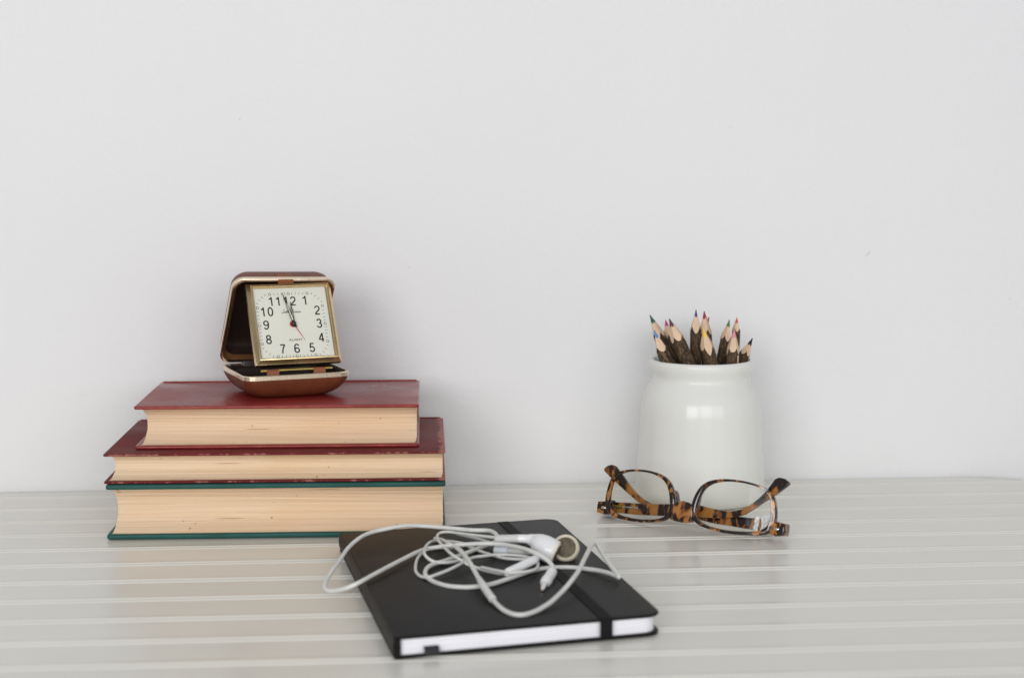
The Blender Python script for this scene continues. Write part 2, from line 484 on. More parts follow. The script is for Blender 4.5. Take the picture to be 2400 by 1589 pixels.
THIN_D=[(-21.61,917.00,13.00),(-29.03,924.12,13.00),(-34.97,927.72,13.00),(-41.09,928.75,13.00),(-43.54,929.27,13.00),(-46.21,924.09,13.50),(-47.67,910.27,15.00),(-48.06,893.74,16.50),(-47.61,885.05,16.50),(-45.92,880.52,15.50),(-43.49,877.94,14.50),(-40.75,878.17,13.50),(-36.51,879.22,13.00),(-31.90,881.87,12.80),(-27.89,886.82,12.50),(-25.21,890.61,12.50)]
THIN_E=[(-26.59,923.15,12.00),(-22.05,915.07,12.00),(-15.89,905.34,12.20),(-9.40,896.75,12.40),(-3.50,890.21,12.60),(3.49,888.31,12.60),(9.30,887.36,12.60)]
MAIN_B=[(-8.07,906.26,19.00),(-10.25,910.61,16.50),(-13.48,919.02,13.00),(-18.39,911.98,13.00),(-21.85,906.52,13.00),(-25.33,900.15,13.00),(-29.95,892.90,13.00),(-33.32,888.94,12.80),(-37.82,882.34,12.80),(-42.26,875.97,13.00),(-44.90,869.10,13.00),(-45.87,861.32,12.80),(-45.27,854.06,12.50),(-42.93,847.38,12.20),(-38.98,841.61,11.80),(-32.68,835.28,11.80),(-24.35,832.28,12.00),(-18.35,831.83,12.50),(-10.20,836.86,12.50),(-2.00,847.10,12.50),(4.18,855.82,12.50),(10.43,864.35,12.20),(16.91,871.05,11.80),(25.55,873.78,11.80),(34.02,872.87,11.80),(40.16,867.42,12.50),(45.15,862.78,13.00),(51.06,855.07,13.50),(54.16,849.37,13.50),(55.48,845.62,13.80),(55.30,846.41,14.50),(54.23,850.72,15.20),(51.41,861.61,17.00),(48.47,876.86,19.00),(46.87,886.13,20.50),(45.67,889.95,21.00),(43.61,885.92,21.50),(40.72,868.48,22.00),(37.14,848.36,21.50),(34.49,834.86,20.50),(30.88,822.69,19.00),(26.00,811.24,16.50),(19.74,799.00,14.00),(15.63,792.59,13.00),(11.55,787.15,12.30),(5.76,781.89,12.00),(0.82,782.63,12.00),(-3.84,788.93,12.20),(-7.77,798.67,12.80),(-11.07,809.94,13.80),(-14.47,822.60,15.20),(-17.05,832.78,16.50),(-19.71,844.29,18.00),(-22.42,855.37,19.50),(-26.33,873.89,19.50),(-30.32,890.44,18.50),(-35.36,906.52,17.00),(-39.95,925.08,14.50),(-44.12,936.57,12.50)]
PENCILS=[('dark_green',(92.78,1114.00,123.66),(0.4157,0.0000,-0.9095),3.74,123.0),
('light_blue',(93.62,1090.00,115.97),(0.3867,0.0000,-0.9222),3.89,113.0),
('magenta',(103.94,1121.00,119.55),(0.2335,0.0000,-0.9724),3.14,111.0),
('burgundy',(103.90,1094.00,123.30),(0.3862,0.0000,-0.9224),4.36,121.0),
('navy',(122.87,1106.00,128.07),(0.0023,0.0000,-1.0000),3.48,117.0),
('crimson',(129.04,1112.00,126.51),(0.0800,0.0000,-0.9968),3.81,115.0),
('brick_red',(133.69,1122.00,121.49),(-0.3363,0.0000,-0.9417),3.22,112.0),
('yellow',(125.11,1084.00,118.45),(0.2287,0.0000,-0.9735),4.25,110.0),
('green',(145.82,1110.00,120.88),(-0.1603,0.0000,-0.9871),3.57,111.0),
('orange_red',(152.04,1119.00,121.52),(-0.0388,0.0000,-0.9992),2.58,110.0),
('pink',(146.78,1092.00,116.36),(-0.0490,0.0000,-0.9988),3.97,105.0),
('black',(161.19,1108.00,108.66),(-0.4289,0.0000,-0.9033),3.41,108.0)]

# ------------------------------------------------------------------ the table: beaded boards, rounded corner
T_ANG = math.atan(0.08)
T_ORG = (0.0, 1.1526 + 0.08 * 0.0264, 0.0)
table = thing('white_table', 'white painted table top of beaded boards with a rounded corner under everything', 'table', T_ORG, T_ANG)
PITCH, G0 = 0.0378, 0.0265
X_L, X_R, R_C = -0.75, 0.395, 0.080
def x_end(d):
    if d >= R_C:
        return X_R
    return X_R - (R_C - math.sqrt(max(0.0, R_C * R_C - (R_C - d) ** 2)))
def plank(g0, g1, first=False, last=False):
    prof = []                                               # (distance from the rear edge, height)
    if first:
        prof += [(0.0, -0.018), (0.0, -0.0022), (0.0006, -0.0008), (0.002, 0.0)]
    else:
        prof += [(g0, -0.018), (g0, 0.0), (g0 + 0.0006, 0.0)]
    a, b = prof[-1][0], g1 - 0.0092
    for i in range(1, 5):
        prof.append((a + (b - a) * i / 5, 0.0))
    if last:
        prof += [(g1 - 0.004, 0.0), (g1 - 0.001, -0.001), (g1, -0.004), (g1, -0.018)]
    else:
        for q in (b, b + 0.0052):  # raised beads instead of grooves, shaped to catch light as paired bright lines
            prof += [(q, 0.0), (q + 0.0004, 0.00008), (q + 0.0009, 0.00030), (q + 0.0014, 0.00044), (q + 0.0018, 0.00040), (q + 0.0023, 0.00012), (q + 0.0025, 0.0)]
        prof += [(b + 0.00917, 0.0), (b + 0.00917, -0.018)]
    n = len(prof)
    verts = [(X_L, -d, z) for d, z in prof] + [(x_end(d), -d, z) for d, z in prof]
    faces = [(i, i + 1, n + i + 1, n + i) for i in range(n - 1)] + [(n - 1, 0, n, 2 * n - 1)]
    faces += [tuple(range(n))[::-1], tuple(range(n, 2 * n))]
    mesh('plank', verts, faces, M['table'], table, 50)
NP = 13
plank(0.0, G0, first=True)
for k in range(NP):
    plank(G0 + k * PITCH, G0 + (k + 1) * PITCH, last=(k == NP - 1))
prism('frame_rail', rrect(X_L + 0.02, -0.50, X_R - 0.03, -0.03, 0.05, 5), -0.078, -0.0185, M['table'], table, 0.002)

# ------------------------------------------------------------------ the wall behind it
def make_wall():
    nx, nz = 12, 8
    verts, faces = [], []
    for j in range(nz + 1):
        for i in range(nx + 1):
            verts.append((-1.6 + 3.2 * i / nx, 0.0, -0.75 + 2.35 * j / nz))
    n = len(verts)
    verts += [(x, 0.10, z) for x, y, z in verts]
    for j in range(nz):
        for i in range(nx):
            a = j * (nx + 1) + i
            faces.append((a, a + 1, a + nx + 2, a + nx + 1))
            faces.append((n + a + 1, n + a, n + a + nx + 1, n + a + nx + 2))
    for i in range(nx):
        faces.append((i, n + i, n + i + 1, i + 1))
        b = nz * (nx + 1) + i
        faces.append((b, b + 1, n + b + 1, n + b))
    for j in range(nz):
        a, b = j * (nx + 1), (j + 1) * (nx + 1)
        faces.append((a, b, n + b, n + a))
        a, b = a + nx, b + nx
        faces.append((a, n + a, n + b, b))
    o = mesh('wall', verts, faces, M['wall'], None, 30)
    o.location = (T_ORG[0], T_ORG[1] + 0.005, 0)
    o.rotation_euler = (0, 0, T_ANG)
    o['kind'] = 'structure'
    o['label'] = 'plain white painted wall behind the table'
    for x, z, rx, rz, rot in WALL_MARKS:
        pts = []
        rnd = random.Random(int(x * 1e4))
        for k in range(9):
            a = 2 * PI * k / 9
            s = rnd.uniform(0.7, 1.15)
            u_, v_ = rx * s * math.cos(a), rz * s * math.sin(a)
            pts.append((x + u_ * math.cos(rot) - v_ * math.sin(rot), z + u_ * math.sin(rot) + v_ * math.cos(rot)))
        prism('scuff_mark', pts, 0.00004, 0.00024, M["scuff"], o, 0, mtx=Matrix(((1, 0, 0, 0), (0, 0, -1, 0), (0, 1, 0, 0), (0, 0, 0, 1))))
WALL_MARKS = [(0.2536, 0.1606, 0.0026, 0.0008, 0.9), (-0.2976, 0.0662, 0.0006, 0.0005, 0), (-0.1863, 0.2546, 0.0005, 0.0007, 0), (0.3581, 0.1279, 0.0009, 0.0006, 0.3),
              (0.1534, 0.2491, 0.0005, 0.0005, 0), (-0.0714, 0.1528, 0.0006, 0.0005, 0)]
make_wall()

# ------------------------------------------------------------------ books: fore-edge to the viewer, spine to the wall
def book(name, label, W, D, T, tb, loc, yaw, cloth, pages, over=0.0035, hollow=0.011, seed=1, edge=None):
    rnd = random.Random(seed)
    t = thing(name, label, 'book', loc, yaw, 'old hardback books in the stack')
    o = over
    for z0 in (0.0, T - tb):
        bd = prism('cover_board', rrect(0, 0, W, D - 0.004, (0.0016, 0.0016, 0.001, 0.001), 4), z0, z0 + tb, cloth, t, 0.0009, seg=3)
    # spine: a shallow round back with a raised joint
    prof = []
    n = 14
    for i in range(n + 1):
        s = i / n
        prof.append((D - 0.0045 + 0.0085 * math.sin(PI * s) ** 0.6, T * s))
    inner = [(y - 0.0016, 0.0016 + (T - 0.0032) * k / n) for k, (y, z) in enumerate(prof)]
    ring = prof + inner[::-1]
    rings = [[(x, y, z) for y, z in ring] for x in (0.0008, W - 0.0008)]
    loft('spine', rings, cloth, t, True, True, sharp=50)
    for z0, sgn in ((0.0, -1), (T, 1)):
        tube('joint_ridge', [(0.002, D - 0.0052, z0 - sgn * 0.0006), (W - 0.002, D - 0.0052, z0 - sgn * 0.0006)], 0.0013, cloth, t, 8)
    # page block: leaves as fine uneven layers, hollow fore-edge
    z0, z1 = tb + 0.0001, T - tb - 0.0001
    H = z1 - z0
    nz = max(24, int(H / 0.00038))
    nx = 26
    wav = [rnd.uniform(0, 6.28) for _ in range(4)]
    verts, faces = [], []
    rl = 0.0
    m = nx + 3
    orr = 0.0016
    for k in range(nz + 1):
        s = k / nz
        rl = rl * 0.5 + rnd.uniform(-1, 1) * 0.00013
        if rnd.random() < 0.08:
            rl += rnd.choice((-1, 1)) * 0.00025
        ex = rnd.uniform(-1, 1) * 0.00018
        yb = o + 0.0006 + hollow * (1 - abs(2 * s - 1) ** 2.2)
        xi = 0.0016 * (1 - abs(2 * s - 1) ** 2)
        xr = 0.0009 * max(0.0, 1 - s * 6) ** 2
        for i in range(nx + 1):
            u = i / nx
            x = o + xi + ex + (W - o - orr - xi - xr - 2 * ex) * u
            y = yb + rl + 0.00010 * math.sin(u * 9 + wav[0] + k * 0.8) + 0.0005 * math.sin(u * 3 + wav[1]) * math.sin(s * 5 + wav[2])
            z = z0 + H * s + (0.00035 * math.sin(u * 5 + wav[3] + s * 3) * math.sin(PI * s))
            verts.append((x, y, z))
        verts.append((W - orr - xr, D - 0.006, z0 + H * s))
        verts.append((o + xi, D - 0.006, z0 + H * s))
    for k in range(nz):
        for i in range(m):
            j = (i + 1) % m
            faces.append((k * m + i, k * m + j, (k + 1) * m + j, (k + 1) * m + i))
    faces.append(tuple(range(m))[::-1])
    faces.append(tuple(range(nz * m, nz * m + m)))
    mesh('page_block', verts, faces, pages, t, 20)
    # pastedown leaf lying on the lower board
    prism('endpaper', rrect(o * 0.85, o * 0.8, W - o * 0.6, D - 0.01, 0.0005, 2), tb - 0.00005, tb + 0.00018, M['nb_pages'] if edge is None else edge, t, 0)
    return t

P_WARM = mat_pages('warm_paper', (0.80, 0.61, 0.425))
P_WARM2 = mat_pages('buff_paper', (0.80, 0.64, 0.455))
P_EDGE = plain('cream_endpaper', (0.70, 0.56, 0.38), 0.8)
YAW = R(3.0)
Wg, Dg = 0.2045, 0.122
book('green_book', 'thick hardback with dark green covers at the bottom of the stack', Wg, Dg, 0.0334, 0.0030, (-0.2446, 0.984, 0.0005), YAW,
     mat_cloth('green_cloth', (0.010, 0.080, 0.070), None, 0.55, (0.06, 0.19, 0.17), (Wg, Dg)), P_WARM, 0.0032, 0.010, 3, P_EDGE)
Wm, Dm = 0.2060, 0.130
book('worn_red_book', 'dark red hardback with scuffed pale edges between green book and upper red book', Wm, Dm, 0.0183, 0.0016, (-0.2462, 0.986, 0.0341), YAW,
     mat_cloth('worn_red_cloth', (0.155, 0.017, 0.019), 0.0066, 0.60, (0.40, 0.15, 0.125), (Wm, Dm), 0.22), P_WARM2, 0.0036, 0.009, 5, P_EDGE)
Wr, Dr = 0.1735, 0.110
book('smooth_red_book', 'smooth red hardback on top of the stack carrying the alarm clock', Wr, Dr, 0.0265, 0.0021, (-0.2303, 1.0010, 0.0526), YAW,
     mat_cloth('smooth_red_cloth', (0.25, 0.026, 0.023), 0.0009, 0.31, (0.42, 0.075, 0.035), (Wr, Dr), 0.4), P_WARM, 0.0042, 0.010, 9, P_EDGE)

# ------------------------------------------------------------------ folding travel alarm clock
CK = thing('travel_alarm_clock', 'brown folding travel alarm clock with gold bezel standing open on the red book', 'alarm clock', (-0.1462, 1.0615, 0.0792), R(22.5))
S = 0.0341                                                  # half width of the case
def sq(h, z, r):
    return [(x, y, z) for x, y in rrect(-h, -h, h, h, r, 7)]
SHELL = [(0.0195, 0.0000, 0.010), (0.0230, 0.0004, 0.011), (0.0265, 0.0018, 0.0115), (0.0295, 0.0040, 0.011), (0.0318, 0.0068, 0.0105),
         (0.0331, 0.0095, 0.0095), (0.0337, 0.0113, 0.0085), (S - 0.0002, 0.0127, 0.008)]
SHELL_LID = [(0.0150, 0.0000, 0.009), (0.0240, 0.0003, 0.010), (0.0290, 0.0014, 0.010), (0.0316, 0.0034, 0.0095), (0.0327, 0.0060, 0.009),
             (0.0331, 0.0090, 0.0085), (S - 0.0002, 0.0127, 0.008)]
def case_half(prefix, parent, mtx, lip):
    loft(prefix, [sq(h, z, r) for h, z, r in (SHELL if prefix == 'case_base' else SHELL_LID)], M['leather'], parent, True, False, mtx, 60)
    b = [(S - 0.0003, 0.0126), (S + 0.0003, 0.0128), (S + 0.0004, 0.0153), (S, 0.0157), (S - 0.0012, 0.0157), (S - 0.0015, 0.0150), (S - 0.0015, 0.0130)]
    loft('rim_band', [sq(h, z, 0.0075) for h, z in b], M['pale_gold'], parent, False, False, mtx, 40)
    c = [(S - 0.0014, 0.0148), (S - 0.0030, 0.0138), (S - 0.0038, 0.0120)]
    loft('inner_lip', [sq(h, z, 0.0070) for h, z in c], lip, parent, False, False, mtx, 50)
    d = [(S - 0.0037, 0.0124), (S - 0.0045, 0.0060), (S - 0.0070, 0.0034), (S - 0.0120, 0.0030)]
    loft('lining', [sq(h, z, 0.0065) for h, z in d], M['lining'], parent, False, True, mtx, 50)
case_half('case_base', CK, Matrix.Identity(4), M['lining'])
# lid leans forward from the hinge line at the back
ph = R(32.6)
uu, nn = Vector((0, -math.sin(ph), math.cos(ph))), Vector((0, -math.cos(ph), -math.sin(ph)))
hinge = Vector((-0.0006, 0.0325, 0.0160))
LS = 0.985
ctr = hinge + uu * (S * LS) - nn * 0.0155
LID = Matrix(((-1, uu.x, nn.x, ctr.x), (0, uu.y, nn.y, ctr.y), (0, uu.z, nn.z, ctr.z), (0, 0, 0, 1))) @ Matrix.Rotation(R(2.0), 4, 'Z') @ Matrix.Diagonal((LS, LS, 1, 1))
case_half('case_lid', CK, LID, M['copper_lip'])
prism('case_hinge', rrect(-0.020, 0.0310, 0.020, 0.0355, 0.0008, 3), 0.0095, 0.0175, M['lining'], CK, 0.0008)
# latch tab folded over the lid's free edge
lt = prism('latch', rrect(-0.0052, 0.0318, 0.0052, 0.0344, 0.0006, 3), 0.0095, 0.0172, M['tab_leather'], CK, 0.0004, mtx=LID)
prism('latch_catch', rrect(-0.0050, 0.0290, 0.0050, 0.0317, 0.0004, 2), 0.0148, 0.0166, M['dark_gold'], CK, 0.0003, mtx=LID)

# clock movement: X right, Y up the face, Z out of the face
ta = R(27.3)
HB = 0.0277
o_ = Vector((0.0030, -0.025 + HB * math.sin(ta), 0.0214 + HB * math.cos(ta)))
FACE = Matrix(((1, 0, 0, o_.x), (0, math.sin(ta), -math.cos(ta), o_.y), (0, math.cos(ta), math.sin(ta), o_.z), (0, 0, 0, 1)))
def fsq(h, z, r=0.0004, seg=2):
    return [(x, y, z) for x, y in rrect(-h, -h, h, h, r, seg)]
BZ = [(0.0236, -0.0040), (HB - 0.0003, -0.0040), (HB, -0.0036), (HB, -0.0004), (HB - 0.0006, 0.0001), (0.0255, 0.0026), (0.0250, 0.0028), (0.0245, 0.0022), (0.0241, 0.0004), (0.0236, 0.0004)]
loft('bezel', [fsq(h, z) for h, z in BZ], M['gold'], CK, False, False, FACE, 20)
prism('movement_case', rrect(-0.0232, -0.0260, 0.0232, 0.0232, 0.002, 4), -0.0115, -0.0035, M['dark_gold'], CK, 0.0006, mtx=FACE)
lathe('back_cover', [(0.0, -0.0215), (0.0185, -0.0215), (0.0205, -0.0205), (0.0212, -0.0185), (0.0212, -0.0112)], M['back_cover'], CK, 56, FACE)
# dial with raised-ink print
dl = prism('dial', rrect(-0.0242, -0.0242, 0.0242, 0.0242, 0.0003, 2), -0.0008, 0.0000, M['dial'], CK, 0, mtx=FACE)
DH = 0.0242
def text_mesh(name, body, size, cx_, cy_, mat, parent, mtx, z=0.00008, sx=1.0):
    cu = bpy.data.curves.new(name, 'FONT')
    cu.body = body
    cu.size = size
    cu.align_x, cu.align_y = 'CENTER', 'CENTER'
    cu.extrude = 0.00002
    cu.resolution_u = 5
    ob = bpy.data.objects.new(name, cu)
    COL.objects.link(ob)
    bpy.context.view_layer.update()
    me = bpy.data.meshes.new_from_object(ob.evaluated_get(bpy.context.evaluated_depsgraph_get()))
    COL.objects.unlink(ob)
    bpy.data.objects.remove(ob)
    bpy.data.curves.remove(cu)
    xs = [v.co.x for v in me.vertices]
    ys = [v.co.y for v in me.vertices]
    mx, my = (min(xs) + max(xs)) / 2, (min(ys) + max(ys)) / 2
    for v in me.vertices:
        v.co = mtx @ Vector(((v.co.x - mx) * sx + cx_, v.co.y - my + cy_, z + v.co.z))
    me.name = name
    me.materials.clear()
    return link(name, me, mat, parent, None)
NUM = {'12': (-0.027, 0.605), '1': (0.368, 0.61), '2': (0.681, 0.32), '3': (0.684, -0.054), '4': (0.69, -0.45), '5': (0.396, -0.725),
       '6': (-0.011, -0.725), '7': (-0.385, -0.727), '8': (-0.725, -0.449), '9': (-0.74, -0.046), '10': (-0.675, 0.325), '11': (-0.45, 0.61)}
def arc(cx_, cy_, rx, ry, a0, a1, n=14):
    return [(cx_ + rx * math.cos(R(a0 + (a1 - a0) * i / n)), cy_ + ry * math.sin(R(a0 + (a1 - a0) * i / n))) for i in range(n + 1)]
SIX = [arc(.27, .29, .215, .245, 0, 360, 22), [(.465, .76), (.42, .88), (.31, .955), (.19, .91), (.10, .76), (.06, .52), (.055, .29)]]
DIG = {'0': [arc(.27, .5, .215, .455, 0, 360, 26)], '1': [[(.06, .755), (.19, .79), (.27, .87), (.30, .98)], [(.315, 1.0), (.315, 0)]],
       '2': [arc(.27, .70, .21, .255, 172, -38) + [(.25, .33), (.12, .20), (.065, .05)], [(.03, .047), (.50, .047)]],
       '3': [arc(.26, .735, .19, .22, 165, -90), arc(.26, .28, .215, .235, 90, -168)],
       '4': [[(.375, 0), (.375, .99)], [(.375, .97), (.04, .30)], [(.02, .265), (.52, .265)]],
       '5': [[(.47, .952), (.125, .952)], [(.15, .97), (.085, .45)], arc(.26, .325, .215, .28, 145, -162)],
       '6': SIX, '7': [[(.04, .952), (.50, .952)], [(.485, .93), (.35, .68), (.25, .40), (.20, .0)]],
       '8': [arc(.27, .735, .18, .215, 0, 360, 20), arc(.27, .275, .215, .23, 0, 360, 22)],
       '9': [[(.54 - x, 1 - y) for x, y in s] for s in SIX]}
NH = 0.0060
for s_, (a, b) in NUM.items():
    st = [[(x + 0.70 * k, y) for x, y in q] for k, ch in enumerate(s_) for q in DIG[ch]]
    cx0 = (min(x for q in st for x, y in q) + max(x for q in st for x, y in q)) / 2
    vv, ff = [], []
    for q in st:
        P = [Vector(((x - cx0) * NH * 1.10 + a * DH, (y - 0.5) * NH + b * DH, 0)) for x, y in q]
        o0 = len(vv)
        for i, p in enumerate(P):
            closed = (P[0] - P[-1]).length < 1e-6
            pa = P[i - 1] if i else (P[-2] if closed else P[0])
            pb = P[i + 1] if i < len(P) - 1 else (P[1] if closed else P[-1])
            d = (pb - pa).normalized()
            qv = Vector((-d.y, d.x, 0)) * 0.00043
            vv += [tuple(FACE @ (p + qv + Vector((0, 0, 0.00008)))), tuple(FACE @ (p - qv + Vector((0, 0, 0.00008))))]
        ff += [(o0 + 2 * i, o0 + 2 * i + 1, o0 + 2 * i + 3, o0 + 2 * i + 2) for i in range(len(P) - 1)]
    me_ = bpy.data.meshes.new('numeral')
    me_.from_pydata(vv, [], ff)
    link('numeral', me_, M['print'], dl, None)
text_mesh('lettering', 'ALARM', 0.0021, -0.02 * DH, -0.487 * DH, M['print'], dl, FACE, sx=1.25)
# maker's name in joined-up script: ribbons along pen strokes
STROKES = [  # S, e, t, h, T, h, o, m, a, s in a 0..1 wide, 0..1 high frame
    [(2.6, 3.9), (1.9, 4.4), (1.2, 3.8), (1.5, 2.8), (2.1, 1.9), (1.7, 0.6), (0.6, 0.1), (-0.4, 0.5), (0.5, 0.9), (2.6, 0.5)],
    [(2.6, 0.5), (3.5, 1.3), (3.6, 1.8), (3.1, 1.8), (2.8, 0.8), (3.3, 0.1), (4.2, 0.6)],
    [(4.2, 0.6), (5.2, 3.6), (4.7, 1.2), (4.9, 0.1), (5.6, 0.6)], [(4.2, 2.4), (5.9, 2.6)],
    [(5.6, 0.6), (6.9, 3.6), (6.8, 4.3), (6.3, 3.4), (6.0, 0.1), (6.8, 1.7), (7.2, 1.3), (7.1, 0.2), (7.8, 0.5)],
    [(8.3, 4.0), (9.3, 4.4), (12.0, 4.2)], [(10.5, 4.2), (9.9, 2.0), (9.3, 0.4), (8.6, 0.3)],
    [(10.6, 0.3), (12.1, 3.4), (12.0, 4.0), (11.5, 3.0), (11.0, 0.1), (11.8, 1.7), (12.3, 1.3), (12.2, 0.2), (13.0, 0.6)],
    [(13.9, 1.7), (13.1, 1.3), (13.2, 0.3), (14.0, 0.3), (14.4, 1.1), (13.9, 1.7), (14.9, 1.5)],
    [(14.9, 1.5), (15.3, 1.7), (15.1, 0.1), (15.9, 1.6), (16.2, 1.4), (16.1, 0.1), (16.9, 1.6), (17.3, 1.4), (17.2, 0.2), (18.0, 0.7)],
    [(19.1, 1.5), (18.4, 1.6), (18.1, 0.5), (18.7, 0.2), (19.3, 1.6), (19.2, 0.3), (20.0, 0.7)],
    [(20.0, 0.7), (20.8, 1.7), (20.9, 0.9), (20.6, 0.1), (20.0, 0.3)]]
def ribbon(strokes, wd, z, tf):
    verts, faces = [], []
    for st in strokes:
        P = catmull([(x, y, 0) for x, y in st], 4) if len(st) > 2 else [Vector((x, y, 0)) for x, y in st]
        P = [tf(p) for p in P]
        b = len(verts)
        for i, p in enumerate(P):
            d = (P[min(i + 1, len(P) - 1)] - P[max(i - 1, 0)]).normalized()
            q = Vector((-d.y, d.x, 0)) * wd / 2
            verts += [(p.x + q.x, p.y + q.y, z), (p.x - q.x, p.y - q.y, z)]
        for i in range(len(P) - 1):
            faces.append((b + 2 * i, b + 2 * i + 1, b + 2 * i + 3, b + 2 * i + 2))
    return verts, faces
kx = 0.0125 / 21.3
vv, ff = ribbon(STROKES, 0.00020, 0.00008, lambda p: Vector(((p.x - 10.4) * kx - 0.026 * DH + 0.22 * kx * p.y, (p.y - 2.2) * kx * 0.92 + 0.318 * DH, 0)))
me_ = bpy.data.meshes.new('script_name')
me_.from_pydata([tuple(FACE @ Vector(v)) for v in vv], [], ff)
link('script_name', me_, M['print'], dl, None)
# minute track: strokes on a rounded square, little hollow squares every five minutes
def track_pt(k):
    a = PI / 2 - 2 * PI * k / 60
    c, s = math.cos(a), math.sin(a)
    p = 7.0
    r = (abs(c) ** p + abs(s) ** p) ** (-1 / p)
    r = min(r, 1.22)
    return c * r * 0.880 * DH - 0.034 * DH, s * r * 0.875 * DH - 0.062 * DH
tv, tf_ = [], []
def quad(cx_, cy_, ang, hl, hw, z=0.00008):
    b = len(tv)
    d = Vector((math.cos(ang), math.sin(ang), 0))
    q = Vector((-d.y, d.x, 0))
    for s1, s2 in ((-1, -1), (1, -1), (1, 1), (-1, 1)):
        p = Vector((cx_, cy_, z)) + d * hl * s1 + q * hw * s2
        tv.append(tuple(FACE @ p))
    tf_.append((b, b + 1, b + 2, b + 3))
for k in range(60):
    x, y = track_pt(k)
    a = math.atan2(y + 0.02 * DH, x)
    if k % 5:
        quad(x, y, a, 0.00085, 0.00011)
    else:
        for dx, dy, h1, h2 in ((0, 0.0007, 0.00082, 0.00012), (0, -0.0007, 0.00082, 0.00012), (0.0007, 0, 0.00012, 0.00082), (-0.0007, 0, 0.00012, 0.00082)):
            aa = round(a / (PI / 2)) * PI / 2 + (a - round(a / (PI / 2)) * PI / 2) * 0.5
            cx_, cy_ = x + dx * math.cos(aa) - dy * math.sin(aa), y + dx * math.sin(aa) + dy * math.cos(aa)
            quad(cx_, cy_, aa, h1, h2)
me_ = bpy.data.meshes.new('minute_track')
me_.from_pydata(tv, [], tf_)
link('minute_track', me_, M['print'], dl, None)
# hands
HUB = (-0.012 * DH, -0.050 * DH)
def hand(name, tip, wd, z, mat, tail=0.0, parent=CK, th=0.00025):
    tx, ty = tip[0] * DH - HUB[0], tip[1] * DH - HUB[1]
    L = math.hypot(tx, ty)
    d = Vector((tx / L, ty / L, 0))
    q = Vector((-d.y, d.x, 0))
    h = Vector((HUB[0], HUB[1], 0))
    pts = [h - d * tail - q * wd * 0.8, h - d * tail + q * wd * 0.8, h + q * wd * 0.62, h + d * L * 0.30 + q * wd * 0.5, h + d * L * 0.97 + q * wd * 0.10, h + d * L,
           h + d * L * 0.97 - q * wd * 0.10, h + d * L * 0.30 - q * wd * 0.5, h - q * wd * 0.62]
    return prism(name, [(p.x, p.y) for p in pts], z, z + th, mat, parent, 0, mtx=FACE), d, q, h, L
rd = lathe('alarm_disc', [(0, 0.0006), (0.0021, 0.0006), (0.0021, 0.0003), (0.0, 0.0003)], M['red_paint'], CK, 32, FACE @ Matrix.Translation((HUB[0] - 0.0004, HUB[1], 0)))
ah = hand('alarm_hand', (0.232, -0.53), 0.00042, 0.0008, M['red_paint'])
hh, d_, q_, h_, L_ = hand('hour_hand', (-0.028, 0.577), 0.00135, 0.0013, M['black_metal'], 0.0016)
prism('lume_strip', [(p.x, p.y) for p in (h_ + d_ * L_ * .2 + q_ * .0002, h_ + d_ * L_ * .65 + q_ * .0001, h_ + d_ * L_ * .65 - q_ * .0001, h_ + d_ * L_ * .2 - q_ * .0002)], 0.00156, 0.00162, M['lume'], hh, 0, mtx=FACE)
mh, d_, q_, h_, L_ = hand('minute_hand', (-0.226, 0.835), 0.0014, 0.0018, M['black_metal'], 0.0026)
prism('lume_strip', [(p.x, p.y) for p in (h_ + d_ * L_ * .10 + q_ * .0004, h_ + d_ * L_ * .62 + q_ * .00016, h_ + d_ * L_ * .62 - q_ * .00016, h_ + d_ * L_ * .10 - q_ * .0004)], 0.00206, 0.00214, M['lume'], mh, 0, mtx=FACE)
lathe('hub', [(0, 0.0030), (0.0008, 0.0029), (0.0013, 0.0024), (0.0015, 0.0018), (0.0015, 0.0004)], M['black_metal'], CK, 24, FACE @ Matrix.Translation((HUB[0], HUB[1], 0)))
prism('crystal', rrect(-0.0243, -0.0243, 0.0243, 0.0243, 0.0004, 2), 0.0019 + 0.0013, 0.0037, M['crystal'], CK, 0, mtx=FACE @ Matrix.Translation((0, 0, -0.0016)))
# gold hinge rod with two rust-brown leather tabs at the foot of the movement
tube('hinge_rod', [(-0.0226, -0.0275, 0.0178), (0.0236, -0.0275, 0.0178)], 0.00085, M['dark_gold'], CK, 12)
for xa in (-0.0150, 0.0150):
    rg = []
    for x in (xa - 0.0038, xa + 0.0038):
        rg.append([(x, -0.0275 + 0.0015 * math.cos(a), 0.0172 + 0.0015 * math.sin(a)) for a in [i * PI / 8 for i in range(-2, 9)]] +
                  [(x, -0.0292, 0.0135), (x, -0.0298, 0.0098), (x, -0.0290, 0.0098), (x, -0.0280, 0.0140), (x, -0.0268, 0.0158)])
    loft('hinge_tab', rg, M['tab_leather'], CK, True, True, sharp=40)

# ------------------------------------------------------------------ white jar
JX, JY = 0.1267, 1.105
prof = [(0.0, 0.0), (0.0395, 0.0), (0.0422, 0.0006), (0.0436, 0.0022), (0.0443, 0.0050), (0.0444, 0.0090), (0.0440, 0.0135), (0.0430, 0.0260), (0.0421, 0.0360), (0.0414, 0.0460),
        (0.0410, 0.0560), (0.0406, 0.0620), (0.0398, 0.0668), (0.0384, 0.0714), (0.0368, 0.0750), (0.0352, 0.0778), (0.0340, 0.0800), (0.0329, 0.0820), (0.0329, 0.0838), (0.0336, 0.0858),
        (0.0348, 0.0880), (0.0355, 0.0902), (0.0357, 0.0922), (0.0353, 0.0938), (0.0345, 0.0947), (0.0335, 0.0949), (0.0326, 0.0944), (0.0319, 0.0930), (0.0314, 0.0900), (0.0312, 0.0860),
        (0.0316, 0.0810), (0.0335, 0.0765), (0.0368, 0.0700), (0.0385, 0.0620), (0.0390, 0.0500), (0.0400, 0.0250), (0.0408, 0.0100), (0.0385, 0.0055), (0.0, 0.0050)]
